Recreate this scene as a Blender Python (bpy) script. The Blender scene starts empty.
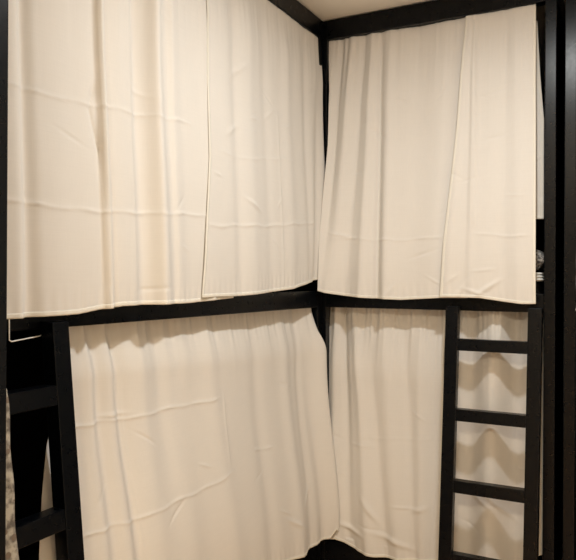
import bpy, bmesh, math, random
import numpy as np
from mathutils import Vector, Matrix, noise

random.seed(7)
S = bpy.context.scene
C = S.collection
PI = math.pi

# ------------------------------------------------------------------ site survey
# The inner corner of the two bunks is the origin.  The left bunk's front is the
# plane x = 0 (it runs towards -y), the right bunk's front is the plane y = 0
# (it runs towards +x).  The eye stands in the room at EYE.
YAW = math.radians(27.7)
F = 671.0
EYE = Vector((1.26, -2.726, 1.5))
CX, CZ = 0.152, 3.0            # the corner seen from the eye
SN, CS = math.sin(YAW), math.cos(YAW)

ROLL = math.radians(0.30)

def level(px, py):
    """take the slight tilt of the handheld camera out of a measured bearing"""
    x, y = px - 288.0, py - 280.0
    return x + y * ROLL, y - x * ROLL

def lt(px, d=0.0, py=280.0):
    """distance along the left front (from the corner) of a measured bearing"""
    u = level(px, py)[0] / F
    return (CX + CS * d - u * (CZ - SN * d)) / (SN - u * CS)

def rs(px, d=0.0, py=280.0):
    """distance along the right front (from the corner) of a measured bearing"""
    u = level(px, py)[0] / F
    return (u * (CZ - CS * d) - CX + SN * d) / (CS + u * SN)

def lz(px, py, d=0.0):
    t = lt(px, d, py)
    return EYE.z - level(px, py)[1] / F * (CZ - CS * t - SN * d)

def rz(px, py, d=0.0):
    s = rs(px, d, py)
    return EYE.z - level(px, py)[1] / F * (CZ - SN * s - CS * d)

# ------------------------------------------------------------------ materials
def new_mat(name):
    m = bpy.data.materials.new(name)
    m.use_nodes = True
    nt = m.node_tree
    b = nt.nodes['Principled BSDF']
    return m, nt, b

def cloth_mat(name, col, var=0.02, translucent=0.12):
    m, nt, b = new_mat(name)
    N = nt.nodes; L = nt.links
    tc = N.new('ShaderNodeTexCoord')
    nz = N.new('ShaderNodeTexNoise'); nz.inputs['Scale'].default_value = 5.0
    nz.inputs['Detail'].default_value = 5.0
    L.new(tc.outputs['Object'], nz.inputs['Vector'])
    # slubby weave: noise stretched along the warp and along the weft
    mp = N.new('ShaderNodeMapping'); mp.inputs['Scale'].default_value = (420, 420, 14)
    L.new(tc.outputs['Object'], mp.inputs['Vector'])
    w1 = N.new('ShaderNodeTexNoise'); w1.inputs['Scale'].default_value = 1.0
    L.new(mp.outputs['Vector'], w1.inputs['Vector'])
    mp2 = N.new('ShaderNodeMapping'); mp2.inputs['Scale'].default_value = (12, 12, 420)
    L.new(tc.outputs['Object'], mp2.inputs['Vector'])
    w2 = N.new('ShaderNodeTexNoise'); w2.inputs['Scale'].default_value = 1.0
    L.new(mp2.outputs['Vector'], w2.inputs['Vector'])
    ad = N.new('ShaderNodeMath'); ad.operation = 'ADD'
    L.new(w1.outputs['Fac'], ad.inputs[0]); L.new(w2.outputs['Fac'], ad.inputs[1])
    mx = N.new('ShaderNodeMixRGB')
    mx.inputs['Color1'].default_value = (*[c * (1 - var) for c in col], 1)
    mx.inputs['Color2'].default_value = (*[min(1, c * (1 + var)) for c in col], 1)
    L.new(nz.outputs['Fac'], mx.inputs['Fac'])
    mx2 = N.new('ShaderNodeMixRGB'); mx2.blend_type = 'MULTIPLY'; mx2.inputs['Fac'].default_value = 0.05
    L.new(mx.outputs['Color'], mx2.inputs['Color1']); L.new(ad.outputs['Value'], mx2.inputs['Color2'])
    L.new(mx2.outputs['Color'], b.inputs['Base Color'])
    b.inputs['Roughness'].default_value = 0.85
    b.inputs['Specular IOR Level'].default_value = 0.15
    bp = N.new('ShaderNodeBump'); bp.inputs['Strength'].default_value = 0.05
    bp.inputs['Distance'].default_value = 0.002
    L.new(ad.outputs['Value'], bp.inputs['Height'])
    L.new(bp.outputs['Normal'], b.inputs['Normal'])
    if translucent:
        tr = N.new('ShaderNodeBsdfTranslucent')
        L.new(mx2.outputs['Color'], tr.inputs['Color'])
        ms = N.new('ShaderNodeMixShader'); ms.inputs['Fac'].default_value = translucent
        L.new(b.outputs['BSDF'], ms.inputs[1]); L.new(tr.outputs['BSDF'], ms.inputs[2])
        L.new(ms.outputs['Shader'], N['Material Output'].inputs['Surface'])
    return m

def paint_mat(name, col, rough, bump=0.03, scale=60, spec=0.5):
    m, nt, b = new_mat(name)
    N = nt.nodes; L = nt.links
    tc = N.new('ShaderNodeTexCoord')
    nz = N.new('ShaderNodeTexNoise'); nz.inputs['Scale'].default_value = scale
    nz.inputs['Detail'].default_value = 4
    L.new(tc.outputs['Object'], nz.inputs['Vector'])
    mr = N.new('ShaderNodeMapRange')
    mr.inputs['To Min'].default_value = rough * 0.85; mr.inputs['To Max'].default_value = min(1, rough * 1.2)
    L.new(nz.outputs['Fac'], mr.inputs['Value']); L.new(mr.outputs['Result'], b.inputs['Roughness'])
    b.inputs['Base Color'].default_value = (*col, 1)
    b.inputs['Specular IOR Level'].default_value = spec
    bp = N.new('ShaderNodeBump'); bp.inputs['Strength'].default_value = bump
    bp.inputs['Distance'].default_value = 0.01
    L.new(nz.outputs['Fac'], bp.inputs['Height']); L.new(bp.outputs['Normal'], b.inputs['Normal'])
    return m

def pattern_mat(name, c1, c2, c3, scale=38):
    m, nt, b = new_mat(name)
    N = nt.nodes; L = nt.links
    tc = N.new('ShaderNodeTexCoord')
    vo = N.new('ShaderNodeTexVoronoi'); vo.inputs['Scale'].default_value = scale
    L.new(tc.outputs['Object'], vo.inputs['Vector'])
    nz = N.new('ShaderNodeTexNoise'); nz.inputs['Scale'].default_value = scale * 1.3
    nz.inputs['Detail'].default_value = 6
    L.new(tc.outputs['Object'], nz.inputs['Vector'])
    r1 = N.new('ShaderNodeValToRGB')
    r1.color_ramp.elements[0].position = 0.40; r1.color_ramp.elements[0].color = (*c1, 1)
    r1.color_ramp.elements[1].position = 0.60; r1.color_ramp.elements[1].color = (*c2, 1)
    L.new(nz.outputs['Fac'], r1.inputs['Fac'])
    r2 = N.new('ShaderNodeValToRGB'); r2.color_ramp.interpolation = 'CONSTANT'
    r2.color_ramp.elements[0].position = 0.0; r2.color_ramp.elements[0].color = (1, 1, 1, 1)
    r2.color_ramp.elements[1].position = 0.28; r2.color_ramp.elements[1].color = (0, 0, 0, 1)
    L.new(vo.outputs['Distance'], r2.inputs['Fac'])
    mx = N.new('ShaderNodeMixRGB')
    L.new(r2.outputs['Color'], mx.inputs['Fac']); L.new(r1.outputs['Color'], mx.inputs['Color1'])
    mx.inputs['Color2'].default_value = (*c3, 1)
    L.new(mx.outputs['Color'], b.inputs['Base Color'])
    b.inputs['Roughness'].default_value = 0.9
    return m

def wood_floor():
    m, nt, b = new_mat('floor_boards')
    N = nt.nodes; L = nt.links
    tc = N.new('ShaderNodeTexCoord')
    br = N.new('ShaderNodeTexBrick')
    br.inputs['Color1'].default_value = (0.74, 0.49, 0.30, 1)
    br.inputs['Color2'].default_value = (0.78, 0.54, 0.34, 1)
    br.inputs['Mortar'].default_value = (0.2, 0.11, 0.07, 1)
    br.inputs['Scale'].default_value = 1.0
    br.inputs['Mortar Size'].default_value = 0.003
    br.inputs['Brick Width'].default_value = 1.2
    br.inputs['Row Height'].default_value = 0.14
    L.new(tc.outputs['Object'], br.inputs['Vector'])
    L.new(br.outputs['Color'], b.inputs['Base Color'])
    b.inputs['Roughness'].default_value = 0.45
    return m

CREAM = cloth_mat('cream_cotton', (0.80, 0.765, 0.72))
CREAM_HEM = cloth_mat('cream_cotton_hem', (0.81, 0.775, 0.70), translucent=0.05)
BLACK = paint_mat('black_paint', (0.0016, 0.0023, 0.0036), 0.28, bump=0.0, spec=0.2)
MATTBLACK = paint_mat('black_board', (0.0035, 0.0035, 0.004), 0.6, spec=0.10)
PLASTER = paint_mat('warm_white_plaster', (0.86, 0.81, 0.72), 0.9, 0.05, 35, 0.2)
CEIL = paint_mat('ceiling_paint', (0.88, 0.84, 0.77), 0.9, 0.04, 25, 0.2)
CHAR = cloth_mat('charcoal_ticking', (0.020, 0.020, 0.022), translucent=0)
WHITE = cloth_mat('white_cotton', (0.82, 0.80, 0.76), translucent=0)
PRINT = pattern_mat('mottled_print', (0.14, 0.12, 0.10), (0.50, 0.46, 0.38), (0.20, 0.15, 0.11))
PRINT2 = pattern_mat('grey_print', (0.08, 0.07, 0.07), (0.45, 0.42, 0.38), (0.62, 0.6, 0.56), 75)

# ------------------------------------------------------------------ mesh helpers
def link(name, me, mat, parent=None):
    o = bpy.data.objects.new(name, me)
    C.objects.link(o)
    if mat: me.materials.append(mat)
    if parent is not None: o.parent = parent
    return o

def box_mesh(name, lo, hi, bevel=0.003):
    bm = bmesh.new()
    bmesh.ops.create_cube(bm, size=1.0)
    for v in bm.verts:
        v.co = Vector([lo[i] + (v.co[i] + 0.5) * (hi[i] - lo[i]) for i in range(3)])
    if bevel:
        bmesh.ops.bevel(bm, geom=bm.edges[:], offset=bevel, segments=2, affect='EDGES', profile=0.6)
    me = bpy.data.meshes.new(name)
    bm.to_mesh(me); bm.free()
    return me

def box(name, lo, hi, mat, parent=None, bevel=0.003):
    return link(name, box_mesh(name, lo, hi, bevel), mat, parent)

def empty(name, loc=(0, 0, 0)):
    o = bpy.data.objects.new(name, None)
    o.empty_display_size = 0.1
    C.objects.link(o)
    o.location = loc
    return o

def tag(o, label, cat, group=None):
    o['label'] = label; o['category'] = cat
    if group: o['group'] = group
    return o

def structure(o):
    o['kind'] = 'structure'
    return o

# ------------------------------------------------------------------ the room
ZC = 2.662
structure(box('floor', (-1.1, -5.7, -0.1), (2.15, 2.2, 0.0), wood_floor(), bevel=0))
structure(box('ceiling', (-1.1, -5.7, ZC), (2.15, 2.2, ZC + 0.1), CEIL, bevel=0))
structure(box('wall_left', (-1.1, -5.7, 0), (-1.0, 2.2, ZC), PLASTER, bevel=0))
structure(box('wall_back', (-1.0, 2.1, 0), (2.05, 2.2, ZC), PLASTER, bevel=0))
structure(box('wall_right', (2.05, -5.7, 0), (2.15, 2.2, ZC), PLASTER, bevel=0))
structure(box('wall_front', (-1.0, -5.7, 0), (2.05, -5.6, ZC), PLASTER, bevel=0))

# ------------------------------------------------------------------ bunk frames
Z_TOP0, Z_TOP1 = 2.572, 2.656
Z_MID0, Z_MID1 = 1.380, 1.452
Z_LOW0, Z_LOW1 = 0.255, 0.345
W = 0.042

def bunk(label, x0, x1, y0, y1, open_sides):
    """frame of square black tubes around the footprint; open_sides name the curtained sides"""
    r = empty('bunk_bed', ((x0 + x1) / 2, (y0 + y1) / 2, 0))
    tag(r, label, 'bunk bed', 'black framed bunk beds')
    inv = Matrix.Translation(-r.location)
    def part(name, lo, hi, mat=BLACK, bevel=0.003):
        o = box(name, lo, hi, mat, r, bevel)
        o.data.transform(inv)
        return o
    for px in (x0, x1 - W):
        for py in (y0, y1 - W):
            part('post', (px, py, 0), (px + W, py + W, Z_TOP1))
    for nm, za, zb in (('top_rail', Z_TOP0, Z_TOP1), ('middle_rail', Z_MID0, Z_MID1), ('bottom_rail', Z_LOW0, Z_LOW1)):
        part(nm, (x0 + W, y0, za), (x1 - W, y0 + W, zb))
        part(nm, (x0 + W, y1 - W, za), (x1 - W, y1, zb))
        part(nm, (x0, y0 + W, za), (x0 + W, y1 - W, zb))
        part(nm, (x1 - W, y0 + W, za), (x1, y1 - W, zb))
    for z in (Z_MID0 + 0.012, Z_LOW0 + 0.012):
        part('bed_base', (x0 + W, y0 + W, z), (x1 - W, y1 - W, z + 0.018), MATTBLACK, 0)
    # boarded sides; the black backs are added to keep the bunk interiors dark
    for side in ('x0', 'x1', 'y0', 'y1'):
        if side in open_sides: continue
        for za, zb in ((Z_LOW1, Z_MID0), (Z_MID1, Z_TOP0)):
            lo = [x0 + W, y0 + W, za]; hi = [x1 - W, y1 - W, zb]
            ax = 0 if side[0] == 'x' else 1
            if side[1] == '0':
                lo[ax] = (x0, y0)[ax] + 0.014; hi[ax] = lo[ax] + 0.012
            else:
                hi[ax] = (x1, y1)[ax] - 0.014; lo[ax] = hi[ax] - 0.012
            part('side_board', lo, hi, MATTBLACK, 0)
    return r

bunk('black framed bunk bed on the left, long side curtained, ladder at its near end',
     -0.98, 0.0, -2.02, 0.0, ('x1',))
bunk('black framed bunk bed on the right with its narrow curtained end facing out',
     -0.022, 0.975, 0.0, 2.06, ('y0',))
bunk('black bunk bed at the right edge of the photo, only its glossy corner post showing',
     1.004, 1.976, 0.0, 2.06, ('y0',))

# mattresses (soft-edged, dark ticking)
def mattress(label, x0, x1, y0, y1, z0, h, group='charcoal mattresses'):
    bm = bmesh.new()
    bmesh.ops.create_cube(bm, size=1.0)
    for v in bm.verts:
        v.co = Vector((v.co.x * (x1 - x0), v.co.y * (y1 - y0), (v.co.z + 0.5) * h))
    bmesh.ops.bevel(bm, geom=bm.edges[:], offset=0.022, segments=4, affect='EDGES', profile=0.5)
    me = bpy.data.meshes.new('mattress'); bm.to_mesh(me); bm.free()
    for p in me.polygons: p.use_smooth = True
    o = link('mattress', me, CHAR)
    o.location = ((x0 + x1) / 2, (y0 + y1) / 2, z0)
    return tag(o, label, 'mattress', group)

ZM = Z_MID0 + 0.030
mattress('dark mattress on the upper right bunk, glimpsed past the curtain edge', 0.06, 0.91, 0.06, 2.0, ZM, 0.09)
mattress('dark mattress in the lower left bunk behind the ladder', -0.92, -0.06, -1.95, -0.06, Z_LOW0 + 0.03, 0.10)
mattress('dark mattress in the upper bunk at the right edge of the photo', 1.064, 1.914, 0.06, 2.0, ZM, 0.09)

# ------------------------------------------------------------------ curtains
def interp(pts, x):
    p = sorted(pts)
    return np.interp(x, [a for a, _ in p], [b for _, b in p])

def smooth_interp(pts, x):
    """piecewise cosine-eased interpolation"""
    p = sorted(pts)
    xs = np.array([a for a, _ in p]); ys = np.array([b for _, b in p])
    x = np.clip(x, xs[0], xs[-1])
    i = np.clip(np.searchsorted(xs, x, side='right') - 1, 0, len(xs) - 2)
    f = (x - xs[i]) / np.maximum(xs[i + 1] - xs[i], 1e-9)
    f = f * f * (3 - 2 * f)
    return ys[i] * (1 - f) + ys[i + 1] * f

def soft_noise(a, b, seed, f):
    out = np.empty(a.shape)
    fa = a.ravel() * f; fb = b.ravel() * f
    o = out.ravel()
    for k in range(len(o)):
        o[k] = noise.noise((fa[k], fb[k], seed))
    return o.reshape(a.shape)

class Curtain:
    """A hanging cloth.  s runs along the rail, z is height, d is the distance the
    cloth stands out in front of the frame's face."""
    def __init__(self, plane, zt, hem, left, right, base, folds=(), hcreases=(), vcreases=(), gather=(0.0028, 0.055, 0.16), rough=0.003, seed=1.0, dents=(), pinch=0.25, clear=(), rf=1.0, wrinkles=8, pucker=0.0008):
        self.__dict__.update(locals())

    def coords(self, u, v):
        L = interp(self.left, v); R = interp(self.right, v)
        s = L + (R - L) * u
        zb = interp(self.hem, s)
        z = self.zt + (zb - self.zt) * v
        d = smooth_interp(self.base, v)
        ga, gw, gl = self.gather
        rnd = random.Random(self.seed)
        if ga:                                   # small gathers under the rail, fading out downwards
            ph = [rnd.uniform(0, 6.28) for _ in range(4)]
            for k, m in enumerate((1.0, 1.63, 0.57, 2.4)):
                d = d + ga * np.exp(-v / (gl * (0.5 + 0.4 / m))) * np.sin(2 * PI * (s + 0.04 * v * math.sin(ph[k])) / (gw / m) + ph[k] + 1.5 * np.sin(9 * s + ph[-k])) / (0.8 + 0.5 * m)
        for f in self.folds:                     # (s top, s bottom, width top, width bottom, amp top, amp bottom[, skew, v0, v1])
            ct, cb, wt, wb, at, ab = f[:6]
            sk = f[6] if len(f) > 6 else 0.0
            v0, v1 = (f[7], f[8]) if len(f) > 8 else (-9, 9)
            c = ct + (cb - ct) * v; w = wt + (wb - wt) * v; a = at + (ab - at) * v
            x = (s - c) / w
            x = np.where(x > 0, x / (1 - sk), x / (1 + sk)) if sk else x
            win = 1.0
            if v0 > -1: win = win * (1 / (1 + np.exp(-(v - v0) / 0.035)))
            if v1 < 2: win = win * (1 / (1 + np.exp((v - v1) / 0.035)))
            d = d + a * np.exp(-x * x) * win
        b0 = smooth_interp(self.base, v)
        q = np.clip(v / 0.14, 0, 1); d = b0 + (d - b0) * (self.pinch + (1 - self.pinch) * q * q * (3 - 2 * q))
        for pts, amp, w in self.hcreases:        # pressed fold lines across the cloth
            xs = [p[0] for p in pts]
            zc = interp(pts, s)
            g = (s - min(xs)) / 0.05; h = (max(xs) - s) / 0.05
            win = np.clip(g, 0, 1) * np.clip(h, 0, 1)
            zc = zc + 0.004 * np.sin(s * 31 + amp * 9e3) * np.sin(s * 13)
            brk = 0.72 + 0.28 * np.sin(s * 23 + len(pts)) * np.sin(s * 57)
            d = d + 1.15 * amp * np.exp(-np.abs(z - zc) / (w * 0.6)) * win * brk
        for pts, amp, w in self.vcreases:
            zs = [p[0] for p in pts]
            sc = interp(pts, z)
            win = np.clip((z - min(zs)) / 0.04, 0, 1) * np.clip((max(zs) - z) / 0.04, 0, 1)
            d = d + amp * np.exp(-np.abs(s - sc) / w) * win
        dents = list(self.dents)
        s_lo, s_hi = sorted((self.left[-1][1], self.right[-1][1])); z_lo = min(b for _, b in self.hem)
        for k in range(self.wrinkles):           # faint random creasing of unironed cotton
            dents.append((rnd.uniform(s_lo, s_hi), rnd.uniform(z_lo + 0.05, self.zt - 0.25), rnd.gauss(0, 0.5), rnd.uniform(.02, .055),
                          rnd.uniform(.004, .007), rnd.choice((-1, 1)) * rnd.uniform(.0012, .0026)))
        if self.pucker:                          # the stitched hem draws the cloth into small puckers
            e = np.clip((v - 0.93) / 0.05, 0, 1)
            d = d + self.pucker * e * np.sin(2 * PI * s / 0.031 + 3 * np.sin(8 * s + self.seed))
        for (s0, z0, ang, ln, wd, amp) in dents:   # short wrinkles
            ca, sa = math.cos(ang), math.sin(ang)
            p = (s - s0) * ca + (z - z0) * sa; q = -(s - s0) * sa + (z - z0) * ca
            d = d + amp * np.exp(-(p / ln) ** 2 - (q / wd) ** 2)
        if self.rough:
            d = d + self.rough * (soft_noise(s, z * 0.45, self.seed, 6.0 * self.rf) + 0.25 * self.rf * soft_noise(s, z * 0.8, self.seed + 5, 17.0 * self.rf))
        for z0, z1 in self.clear:                # the cloth lies on the rails, never inside them
            w = np.clip((z1 - z) / 0.03, 0, 1) * np.clip((z - z0) / 0.03, 0, 1)
            lo = np.where(w > 0, 0.006 * w - 0.2 * (1 - w), -9.0)
            d = np.maximum(d, lo)
        return s, z, d

    def world(self, s, z, d):
        if self.plane == 'left':
            return np.stack([d, -s, z], -1)
        return np.stack([s, -d, z], -1)

    def mesh(self, name, u0, u1, nu, v0, v1, nv, off=0.0):
        u, v = np.meshgrid(np.linspace(u0, u1, nu + 1), np.linspace(v0, v1, nv + 1))
        s, z, d = self.coords(u, v)
        P = self.world(s, z, d + off).reshape(-1, 3)
        a = (np.arange(nv)[:, None] * (nu + 1) + np.arange(nu)[None, :]).ravel()
        if self.plane == 'left':
            q = np.stack([a, a + 1, a + nu + 2, a + nu + 1], -1)
        else:
            q = np.stack([a, a + nu + 1, a + nu + 2, a + 1], -1)
        me = bpy.data.meshes.new(name)
        me.from_pydata(P.tolist(), [], q.tolist())
        for p in me.polygons: p.use_smooth = True
        return me

def add_solidify(o, t):
    m = o.modifiers.new('thickness', 'SOLIDIFY')
    m.thickness = t; m.offset = 0

def make_curtain(cur, label, res=0.0042, group='cream bunk curtains', mat=None, hem=True, side=None):
    v = np.linspace(0, 1, 5)
    wid = max(np.abs(smooth_interp(cur.right, v) - smooth_interp(cur.left, v)))
    hgt = cur.zt - min(z for _, z in cur.hem)
    nu, nv = int(wid / res), int(hgt / res)
    o = link('curtain', cur.mesh('curtain', 0, 1, nu, 0, 1, nv), mat or CREAM)
    add_solidify(o, 0.0012)
    tag(o, label, 'curtain', group)
    if hem:
        h = link('hem', cur.mesh('hem', 0, 1, nu, 1 - 0.012 / hgt, 1.0, 3), CREAM_HEM, o)
        add_solidify(h, 0.0022)
    for e in (side or ()):
        a, b = (0, 0.012 / wid) if e == 'L' else (1 - 0.012 / wid, 1)
        h = link('side_hem', cur.mesh('side_hem', a, b, 3, 0, 1, nv), CREAM_HEM, o)
        add_solidify(h, 0.0022)
    return o

def HL(pts, d=0.03):   # left-front hem/crease points measured as bearings
    return [(lt(x, d, y), lz(x, y, d)) for x, y in pts]
def HR(pts, d=0.03):
    return [(rs(x, d, y), rz(x, y, d)) for x, y in pts]
def VL(pts, d=0.03):
    return [(lz(x, y, d), lt(x, d, y)) for x, y in pts]
def VR(pts, d=0.03):
    return [(rz(x, y, d), rs(x, d, y)) for x, y in pts]

ZU = 2.571     # upper curtains hang from under the top rail
ZL = 1.379     # lower curtains hang from under the middle rail

# upper left, near panel
A = Curtain('left', ZU,
    HL([(-60, 322), (8, 319), (75, 314), (95, 310), (120, 306), (190, 303), (232, 298)]),
    [(0, 1.86), (1, 1.86)], [(0, lt(215)), (1, lt(226))],
    [(0, -0.012), (0.25, 0.0), (1, 0.030)],
    folds=[(lt(90), lt(96), .018, .018, .026, .022, .6), (lt(97), lt(103), .012, .012, -.008, -.010), (lt(78), lt(80), .05, .06, .008, .006), (lt(112), lt(114), .04, .05, .012, .012),
           (lt(147), lt(150), .026, .036, .032, .034, .4), (lt(134), lt(137), .026, .032, -.022, -.014), (lt(126), lt(126), .02, .02, .006, .006),
           (lt(20), lt(20), .014, .020, -.016, -.020), (lt(8), lt(8), .03, .03, .010, .014),
           (lt(168), lt(170), .022, .03, .012, .010, .3), (lt(205), lt(205), .03, .03, .004, .006), (lt(50), lt(47), .07, .08, .012, .014)],
    hcreases=[(HL([(-20, 78), (8, 82), (90, 104), (155, 115), (200, 124)]), .0035, .006), (HL([(-20, 198), (8, 200), (98, 212), (155, 213), (215, 216)]), .0035, .006)],
    vcreases=[(VL([(99, 80), (93, 108), (101, 150), (104, 212), (104, 300)]), -.008, .007), (VL([(136, 20), (142, 60), (143, 86)]), .005, .006)],
    rough=.002, seed=2.3, clear=((1.30, 1.49),))
make_curtain(A, 'cream curtain of the upper left bunk, the near left panel with two pressed fold lines', side='R')

# upper left, far panel, overlapping the near one
B = Curtain('left', ZU,
    HL([(200, 298), (215, 297), (240, 296), (265, 293), (290, 289), (310, 283), (330, 277)]),
    [(0, lt(206)), (.6, lt(206, .01)), (1, lt(203, .04))], [(0, 0.012), (.5, 0.01), (.8, 0.016), (1, 0.02)],
    [(0, -0.008), (0.2, 0.005), (1, 0.036)],
    folds=[(lt(232), lt(233), .03, .03, -.010, -.006), (lt(245), lt(246), .04, .05, .010, .008), (lt(262), lt(264), .03, .04, -.008, -.006),
           (lt(283), lt(284), .035, .05, .010, .008), (lt(303), lt(304), .03, .03, -.010, -.008), (lt(318), lt(312), .03, .045, .002, -.030)],
    hcreases=[(HL([(203, 225), (260, 226), (300, 224), (318, 222)]), .0035, .006), (HL([(218, 150), (245, 158), (300, 160)]), .0018, .007)],
    vcreases=[(VL([(282, 110), (282, 290)]), .0025, .006)],
    dents=[(lt(246), lz(246, 205), .35, .05, .008, .004), (lt(236), lz(236, 70), -.6, .05, .01, .004), (lt(228), lz(228, 130), -.5, .05, .01, .003)],
    gather=(.0016, .06, .12), seed=3.1, clear=((1.30, 1.49),))
make_curtain(B, 'cream curtain of the upper left bunk, the far panel reaching the corner post', side='L')

# upper right, inner panel (next to the corner)
Cc = Curtain('right', ZU,
    [(-.05, rz(316, 291, .1)), (.02, rz(318, 291, .1)), (.05, rz(330, 293, .08))] + HR([(345, 296), (365, 298), (400, 300), (440, 298), (470, 298)], .04),
    [(0, rs(328, -.02, 38)), (.2, rs(330, -.01, 90)), (.42, rs(328, .01, 140)), (.58, rs(324, .035, 180)), (.8, rs(319, .07, 230)), (1, rs(316.5, .10, 288))], [(0, rs(475)), (1, rs(470))],
    [(0, -0.02), (0.3, 0.0), (1, 0.042)],
    folds=[(rs(340), rs(322, .05), .012, .03, -.016, -.010, .3), (rs(350), rs(336), .014, .03, .018, .014), (rs(362), rs(349), .012, .028, -.016, -.010),
           (rs(370), rs(364), .014, .026, .014, .016), (rs(378), rs(379), .010, .018, -.012, -.026, -.3), (rs(388), rs(388), .02, .03, .014, .012),
           (-.01, .005, .03, .055, .0, .060), (rs(420), rs(415), .07, .08, -.020, -.016), (rs(452), rs(446), .03, .04, -.008, -.012)],
    hcreases=[(HR([(330, 237), (372, 240), (395, 240), (450, 236)]), .003, .006)],
    dents=[(rs(345), rz(345, 236), -.2, .05, .007, .004), (rs(392), rz(392, 292), .9, .05, .008, .003)],
    gather=(.0018, .05, .15), pinch=.6, seed=4.7, clear=((1.30, 1.49),))
make_curtain(Cc, 'cream curtain of the upper right bunk, the inner panel gathered beside the corner post')

# upper right, outer panel overlapping it
D = Curtain('right', ZU,
    HR([(436, 298), (445, 297), (480, 298), (505, 302), (522, 304), (540, 304)], .05),
    [(0, rs(464)), (.4, rs(457)), (.8, rs(446)), (1, rs(440, .05))], [(0, rs(534)), (1, rs(536, .05))],
    [(0, -0.012), (0.3, 0.010), (1, 0.050)],
    folds=[(rs(466), rs(450), .02, .03, .012, .010), (rs(473), rs(472), .010, .018, .014, .004, -.3), (rs(490), rs(486), .03, .05, -.006, .008),
           (rs(505), rs(503), .016, .04, -.008, -.008), (rs(522), rs(522), .03, .04, .006, .010)],
    hcreases=[(HR([(470, 233), (500, 235), (536, 236)], .05), .003, .006)],
    vcreases=[(VR([(474, 60), (475, 230)]), .004, .006)],
    dents=[(rs(490), rz(490, 288), .6, .05, .008, .006), (rs(478), rz(478, 292), -.3, .04, .007, .004), (rs(462), rz(462, 292), .9, .05, .008, .003)],
    gather=(.003, .06, .2), seed=5.9, clear=((1.30, 1.49),))
make_curtain(D, 'cream curtain of the upper right bunk, the outer panel beside the right post', side='LR')

# a shorter cloth behind its outer edge
G = Curtain('right', 2.52, [(0.80, rz(540, 218)), (0.96, rz(540, 218))],
    [(0, 0.86), (1, 0.86)], [(0, 0.898), (.3, .912), (.5, 0.925), (1, 0.926)],
    [(0, -0.055), (1, -0.055)], folds=[(.90, .905, .02, .03, .008, .012)], gather=(.002, .03, .3), seed=8.2)
g = make_curtain(G, 'pale cloth hanging inside the upper right bunk, a thin strip past the curtain edge', group='pale cloth', side='R')
g.name = 'hanging_cloth'; g['category'] = 'cloth'; del g['group']

# lower left
H = Curtain('left', ZL,
    HL([(0, 640), (100, 612), (200, 586), (280, 566), (303, 556), (314, 549)], .06) + [(.055, lz(325, 545, .08)), (.035, lz(330, 535, .09)), (0.0, lz(338, 536, .1))],
    [(0, lt(66, -.03)), (.25, lt(62, -.01)), (.41, lt(50.5, .0)), (.58, lt(42, .01)), (.74, lt(36, .02)), (1, lt(27, .03))], [(0, lt(312, -.02, 308)), (.05, lt(315.5, -.005, 324)), (.10, lt(318, .008, 340)), (.23, lt(322, .012, 365)), (.42, lt(327.5, .035, 430)), (.63, lt(335, .06, 505)), (1, .022)],
    [(0, -0.056), (.2, -.024), (1, 0.055)],
    folds=[(lt(90, -.02), lt(92), .03, .03, .016, .010), (lt(104), lt(105), .022, .03, -.014, -.008), (lt(115), lt(117), .03, .035, .010, .010), (lt(127), lt(130), .026, .03, -.026, -.012),
           (lt(147), lt(150), .03, .05, .012, .005), (lt(166), lt(170), .03, .05, -.012, .0), (lt(190), lt(190), .04, .06, .010, .0), (lt(185), lt(200), .05, .06, -.008, -.006), (lt(215), lt(225), .04, .06, .008, .008),
           (lt(262), lt(262), .04, .05, -.008, -.010), (lt(290), lt(290), .035, .05, .008, .016), (lt(303), lt(302), .02, .04, -.006, -.012),
           (.05, .015, .04, .05, .0, .045), (.15, .085, .03, .035, 0, -.012), (.03, .03, .05, .05, .034, .0, 0, .10, 9), (.05, .05, .09, .09, .036, .0)],
    hcreases=[(HL([(60, 432), (80, 427), (130, 419), (200, 404), (226, 397)], 0), .0035, .006), (HL([(70, 540), (90, 531), (130, 520), (200, 491), (236, 470)], .02), .0035, .006),
              (HL([(255, 452), (278, 447)], .02), .003, .006), (HL([(276, 510), (292, 513)], .04), .003, .006)],
    vcreases=[(VL([(131, 345), (130, 420), (133, 560)], 0), .003, .006), (VL([(228, 390), (226, 470)], 0), .0025, .007)],
    dents=[(lt(300), lz(300, 495), -.7, .04, .010, .005), (lt(120), lz(120, 415), .1, .06, .006, .003), (lt(285), lz(285, 520), .5, .06, .01, .004)],
    gather=(.0032, .07, .08), rough=.0026, rf=.6, pinch=.9, seed=6.4, clear=((0.2, 0.40),))
make_curtain(H, 'large cream curtain across the lower left bunk, right of the left ladder')

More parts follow.
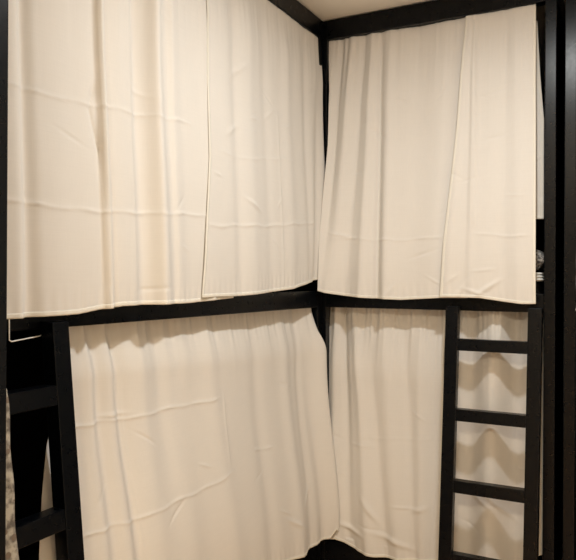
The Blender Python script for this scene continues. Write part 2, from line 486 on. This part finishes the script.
# lower right, inner panel
E = Curtain('right', ZL,
    [(-0.02, rz(330, 538)), (rs(338), rz(338, 538)), (rs(346), rz(346, 542)), (rs(360), rz(360, 550)), (rs(380), rz(380, 556)), (rs(400), rz(400, 559)), (rs(440), rz(440, 561)), (rs(460), rz(460, 561))],
    [(0, rs(319, -.08)), (.3, rs(321, -.045)), (.55, rs(325, -.02)), (1, rs(328))], [(0, rs(442, -.02)), (1, rs(443, .0))],
    [(0, -0.080), (.3, -.045), (1, 0.014)],
    folds=[(rs(337), rs(352), .012, .03, -.022, -.014), (rs(329), rs(334), .012, .03, .010, .012), (rs(348), rs(372), .016, .035, .014, .022), (rs(360), rs(390), .02, .03, -.004, -.012),
           (rs(376), rs(400), .03, .04, .010, .010), (rs(398), rs(418), .022, .03, -.012, -.008), (rs(414), rs(424), .022, .03, .010, .010), (rs(430), rs(436), .016, .02, -.008, -.006)],
    hcreases=[(HR([(350, 440), (440, 441)], 0), .0015, .006)],
    dents=[(rs(372), rz(372, 510), -.9, .05, .012, .008), (rs(352), rz(352, 528), -.3, .05, .010, .008), (rs(420), rz(420, 510), .4, .04, .01, .004), (rs(395), rz(395, 540), -.2, .08, .012, .006)],
    gather=(.005, .05, .12), pinch=.9, seed=7.7, clear=((0.2, 0.40),))
make_curtain(E, 'cream curtain of the lower right bunk between corner post and right ladder', side='R')

# lower right, outer panel behind the ladder
Fp = Curtain('right', ZL,
    [(0.4, rz(455, 578, -.04)), (.74, rz(500, 574, -.05)), (.83, rz(515, 566, -.05)), (.88, rz(523, 553, -.05)), (1.0, rz(540, 546, -.03))],
    [(0, rs(444, -.03)), (1, rs(444, -.03))], [(0, .931), (1, .931)],
    [(0, -0.075), (.25, -.048), (1, -0.032)],
    folds=[(rs(492), rs(489), .055, .055, .045, .045), (rs(470), rs(466), .05, .05, -.020, -.020), (rs(515), rs(514), .045, .05, -.030, -.026), (rs(538), rs(538), .03, .03, .02, .02)],
    dents=[(rs(500), rz(500, 508), -.8, .06, .01, .008), (rs(478), rz(478, 500), -.4, .06, .01, .005)],
    gather=(.005, .05, .15), pinch=.9, seed=9.1)
make_curtain(Fp, 'cream curtain of the lower right bunk behind the rungs of the right ladder', side='R')

# drawstring of the near upper left curtain, hanging under the middle rail
def tube(name, pts, r, mat, parent=None):
    cu = bpy.data.curves.new(name, 'CURVE'); cu.dimensions = '3D'
    sp = cu.splines.new('POLY'); sp.points.add(len(pts) - 1)
    for p, q in zip(sp.points, pts): p.co = (*q, 1)
    cu.bevel_depth = r; cu.bevel_resolution = 3; cu.use_fill_caps = True
    o0 = bpy.data.objects.new(name, cu); C.objects.link(o0)
    dg = bpy.context.evaluated_depsgraph_get(); dg.update()
    me = bpy.data.meshes.new_from_object(o0.evaluated_get(dg))
    bpy.data.objects.remove(o0); bpy.data.curves.remove(cu)
    for p in me.polygons: p.use_smooth = True
    return link(name, me, mat, parent)

cord = [(lt(9.6, .035), lz(9.6, 312, .035)), (lt(9.8, .035), lz(9.8, 330, .035)), (lt(9.8, .033), lz(9.8, 340, .033)), (lt(12, .03), lz(12, 341.5, .03)), (lt(25, .012), lz(25, 339, .012)), (lt(40, .0), lz(40, 336, 0)), (lt(46, -.01), lz(46, 332, -.01))]
ds = [.035, .035, .033, .03, .012, 0, -.01]
tag(tube('cord', [(d, -t, z) for (t, z), d in zip(cord, ds)], 0.0015, WHITE),
    'thin white cord hooked under the middle rail at the far left', 'cord')

# ------------------------------------------------------------------ ladders
def ladder(label, plane, a0, a1, rungs):
    """a0..a1 along the front; leans against the middle rail with its foot in the room"""
    top, lean, thick = 1.398, 0.100, 0.040
    mid = (a0 + a1) / 2
    loc = (0.16, -mid, 0) if plane == 'left' else (mid, -0.16, 0)
    r = empty('ladder', loc)
    tag(r, label, 'ladder', 'black bunk ladders')
    def P(a, d, z):
        return Vector((d, -a, z) if plane == 'left' else (a, -d, z)) - Vector(loc)
    def prism(name, alo, ahi, z0, z1, f0, f1):
        """f0..f1: depth behind the stile's front face"""
        bm = bmesh.new()
        vs = []
        for z in (z0, z1):
            fr = 0.044 + (top - z) * lean
            for a, f in ((alo, f1), (ahi, f1), (ahi, f0), (alo, f0)):
                vs.append(bm.verts.new(P(a, fr - f, z)))
        for q in ((0, 1, 2, 3), (7, 6, 5, 4), (0, 4, 5, 1), (1, 5, 6, 2), (2, 6, 7, 3), (3, 7, 4, 0)):
            bm.faces.new([vs[i] for i in q])
        bmesh.ops.recalc_face_normals(bm, faces=bm.faces[:])
        bmesh.ops.bevel(bm, geom=bm.edges[:], offset=0.0025, segments=2, affect='EDGES', profile=0.6)
        me = bpy.data.meshes.new(name); bm.to_mesh(me); bm.free()
        return link(name, me, BLACK, r)
    sw = 0.050
    prism('stile', a0, a0 + sw, 0, top, 0, thick)
    prism('stile', a1 - sw, a1, 0, top, 0, thick)
    for z in rungs:
        prism('rung', a0 + sw, a1 - sw, z - 0.046, z, 0.001, thick - 0.001)
    return r

ladder('black ladder leaning on the right bunk, in front of the lower curtain', 'right', rs(446, .044), rs(542, .044), (1.270, 0.996, 0.722, 0.446, 0.170))
wl = rs(542, .044) - rs(446, .044)
t0 = lt(71, .05)
ladder('black ladder at the near end of the left bunk', 'left', t0, t0 + wl, (1.252, 0.968, 0.684, 0.400, 0.116))

# ------------------------------------------------------------------ upright panel at the left edge
xf = 0.32
tp = lt(8.0, xf)
p = empty('partition_panel', (xf / 2, -tp - 0.02, 0))
tag(p, 'tall plain black upright panel along the left edge of the photo', 'panel')
inv = Matrix.Translation(-p.location)
for nm, lo, hi, m in (('board', (0.06, -tp - 0.036, 0.0), (xf - 0.03, -tp - 0.008, 2.655), MATTBLACK), ('edge_post', (xf - 0.03, -tp - 0.044, 0), (xf, -tp, 2.655), BLACK)):
    o = box(nm, lo, hi, m, p); o.data.transform(inv)

# ------------------------------------------------------------------ loose cloths and bedding
# patterned cloth over the left ladder's rungs
def towel():
    a0, a1 = lt(6.5, .06), t0 + wl - 0.02
    nu, nv = 24, 160
    path = []                                     # (d, z) along the cloth: behind, over the rung, down the front
    def fr(z): return 0.044 + (1.398 - z) * 0.100
    for z in np.linspace(0.95, 1.262, 40): path.append((fr(z) - 0.046, z))
    for k in range(1, 12):
        a = PI - k * PI / 12
        path.append((fr(1.262) - 0.020 + 0.026 * math.cos(a), 1.262 + 0.010 * math.sin(a)))
    for z in np.linspace(1.262, 0.30, 110): path.append((fr(z) + 0.006, z))
    V = []; Fc = []
    n = len(path)
    for j, (d, z) in enumerate(path):
        for i in range(nu + 1):
            a = a0 + (a1 - a0) * i / nu
            w = 0.0022 * math.sin(i * 0.9 + z * 3) if j > 52 else 0
            V.append((d + abs(w), -a - 0.002 * math.sin(z * 40), z))
    for j in range(n - 1):
        for i in range(nu):
            k = j * (nu + 1) + i
            Fc.append((k, k + 1, k + nu + 2, k + nu + 1))
    me = bpy.data.meshes.new('towel'); me.from_pydata(V, [], Fc)
    for q in me.polygons: q.use_smooth = True
    o = link('towel', me, PRINT); add_solidify(o, 0.003)
    tag(o, 'mottled patterned towel hanging over the rungs of the left ladder', 'towel')
towel()

def cushion(label, cx, cy, z0, sx, sy, h, mat, rot=0.0, group=None):
    n = 24
    bm = bmesh.new()
    bmesh.ops.create_cube(bm, size=2.0)
    bmesh.ops.subdivide_edges(bm, edges=bm.edges[:], cuts=11, use_grid_fill=True)
    for v in bm.verts:
        x, y, z = v.co
        e = (1 - x ** 4) * (1 - y ** 4)
        k = 0.12 + 0.88 * max(0, e) ** 0.45
        pin = 1 - 0.07 * (1 - abs(y) ** 2) * abs(x) - 0.0
        pin2 = 1 - 0.07 * (1 - abs(x) ** 2) * abs(y)
        v.co = Vector((x * pin * sx / 2, y * pin2 * sy / 2, z * k * h / 2))
    me = bpy.data.meshes.new('pillow'); bm.to_mesh(me); bm.free()
    for q in me.polygons: q.use_smooth = True
    o = link('pillow', me, mat)
    o.location = (cx, cy, z0 + h / 2); o.rotation_euler = (0, 0, rot)
    return tag(o, label, 'pillow', group)

ZMT = ZM + 0.09
# folded white cloth: stacked soft layers
bm = bmesh.new()
for k in range(3):
    g2 = bmesh.ops.create_cube(bm, size=1.0)
    for v in g2['verts']:
        v.co = Vector((v.co.x * (0.30 - .006 * k), v.co.y * (0.24 - .004 * k), 0.006 + k * 0.0115 + v.co.z * 0.0112))
bmesh.ops.bevel(bm, geom=bm.edges[:], offset=0.0045, segments=3, affect='EDGES')
me = bpy.data.meshes.new('folded_towel'); bm.to_mesh(me); bm.free()
for q in me.polygons: q.use_smooth = True
o = link('folded_towel', me, WHITE); o.location = (0.775, 0.15, ZMT)
tag(o, 'folded white towel under the patterned pillow in the upper right bunk', 'towel')
cushion('grey patterned pillow in the upper right bunk, past the curtain edge', 0.77, 0.155, ZMT + 0.036, 0.33, 0.21, 0.10, PRINT2, 0.0)

# neighbour bunk: pillow and a sheet corner over its rail
cushion('grey patterned pillow in the bunk at the right edge of the photo', 1.24, 0.22, ZMT, 0.42, 0.30, 0.12, PRINT2, 0.0)
sh = Curtain('right', 1.52, [(1.0, 1.42), (1.06, 1.385), (1.10, 1.35), (1.5, 1.35)], [(0, 1.056), (.7, 1.056), (1, 1.046)], [(0, 1.46), (1, 1.46)],
    [(0, -.07), (.30, -.05), (.42, .006), (1, .010)], folds=[(1.15, 1.15, .04, .05, .0, .008)], gather=(0, .03, .3), rough=0.0, seed=3)
o = make_curtain(sh, 'white sheet corner hanging over the rail at the right edge of the photo', res=.01, mat=WHITE, hem=False, group='x')
o.name = 'bed_sheet'; o['category'] = 'sheet'; del o['group']

# ------------------------------------------------------------------ light and camera
def lamp(name, loc, energy, col, radius):
    l = bpy.data.lights.new(name, 'POINT'); l.energy = energy; l.color = col; l.shadow_soft_size = radius
    o = bpy.data.objects.new(name, l); C.objects.link(o); o.location = loc
    return o
def disk(name, loc, energy, col, size):
    l = bpy.data.lights.new(name, 'AREA'); l.shape = 'DISK'; l.size = size; l.energy = energy; l.color = col
    o = bpy.data.objects.new(name, l); C.objects.link(o); o.location = loc
    return o
disk('ceiling_lamp', (0.96, -1.07, 2.655), 19.8, (0.98, 1.0, 0.98), 0.12)
disk('room_fill', (1.1, -3.4, 2.655), 54, (1.0, 0.86, 0.64), 0.6)  # added warm fill behind the camera, evens out the curtains; no known fixture

w = bpy.data.worlds.new('World'); S.world = w; w.use_nodes = True
w.node_tree.nodes['Background'].inputs['Color'].default_value = (0.02, 0.018, 0.015, 1)

cam = bpy.data.cameras.new('camera'); co = bpy.data.objects.new('camera', cam); C.objects.link(co)
cam.lens = F / 576 * 36; cam.sensor_width = 36
co.location = EYE
co.rotation_mode = 'XYZ'
co.matrix_world = Matrix.Translation(EYE) @ Matrix.Rotation(YAW, 4, 'Z') @ Matrix.Rotation(PI / 2, 4, 'X') @ Matrix.Rotation(ROLL, 4, 'Z')
cam.clip_start = 0.02
S.camera = co
S.view_settings.view_transform = 'Standard'
S.view_settings.look = 'None'
S.view_settings.gamma = 1
S.view_settings.exposure = 0.0
S.view_settings.use_curve_mapping = False
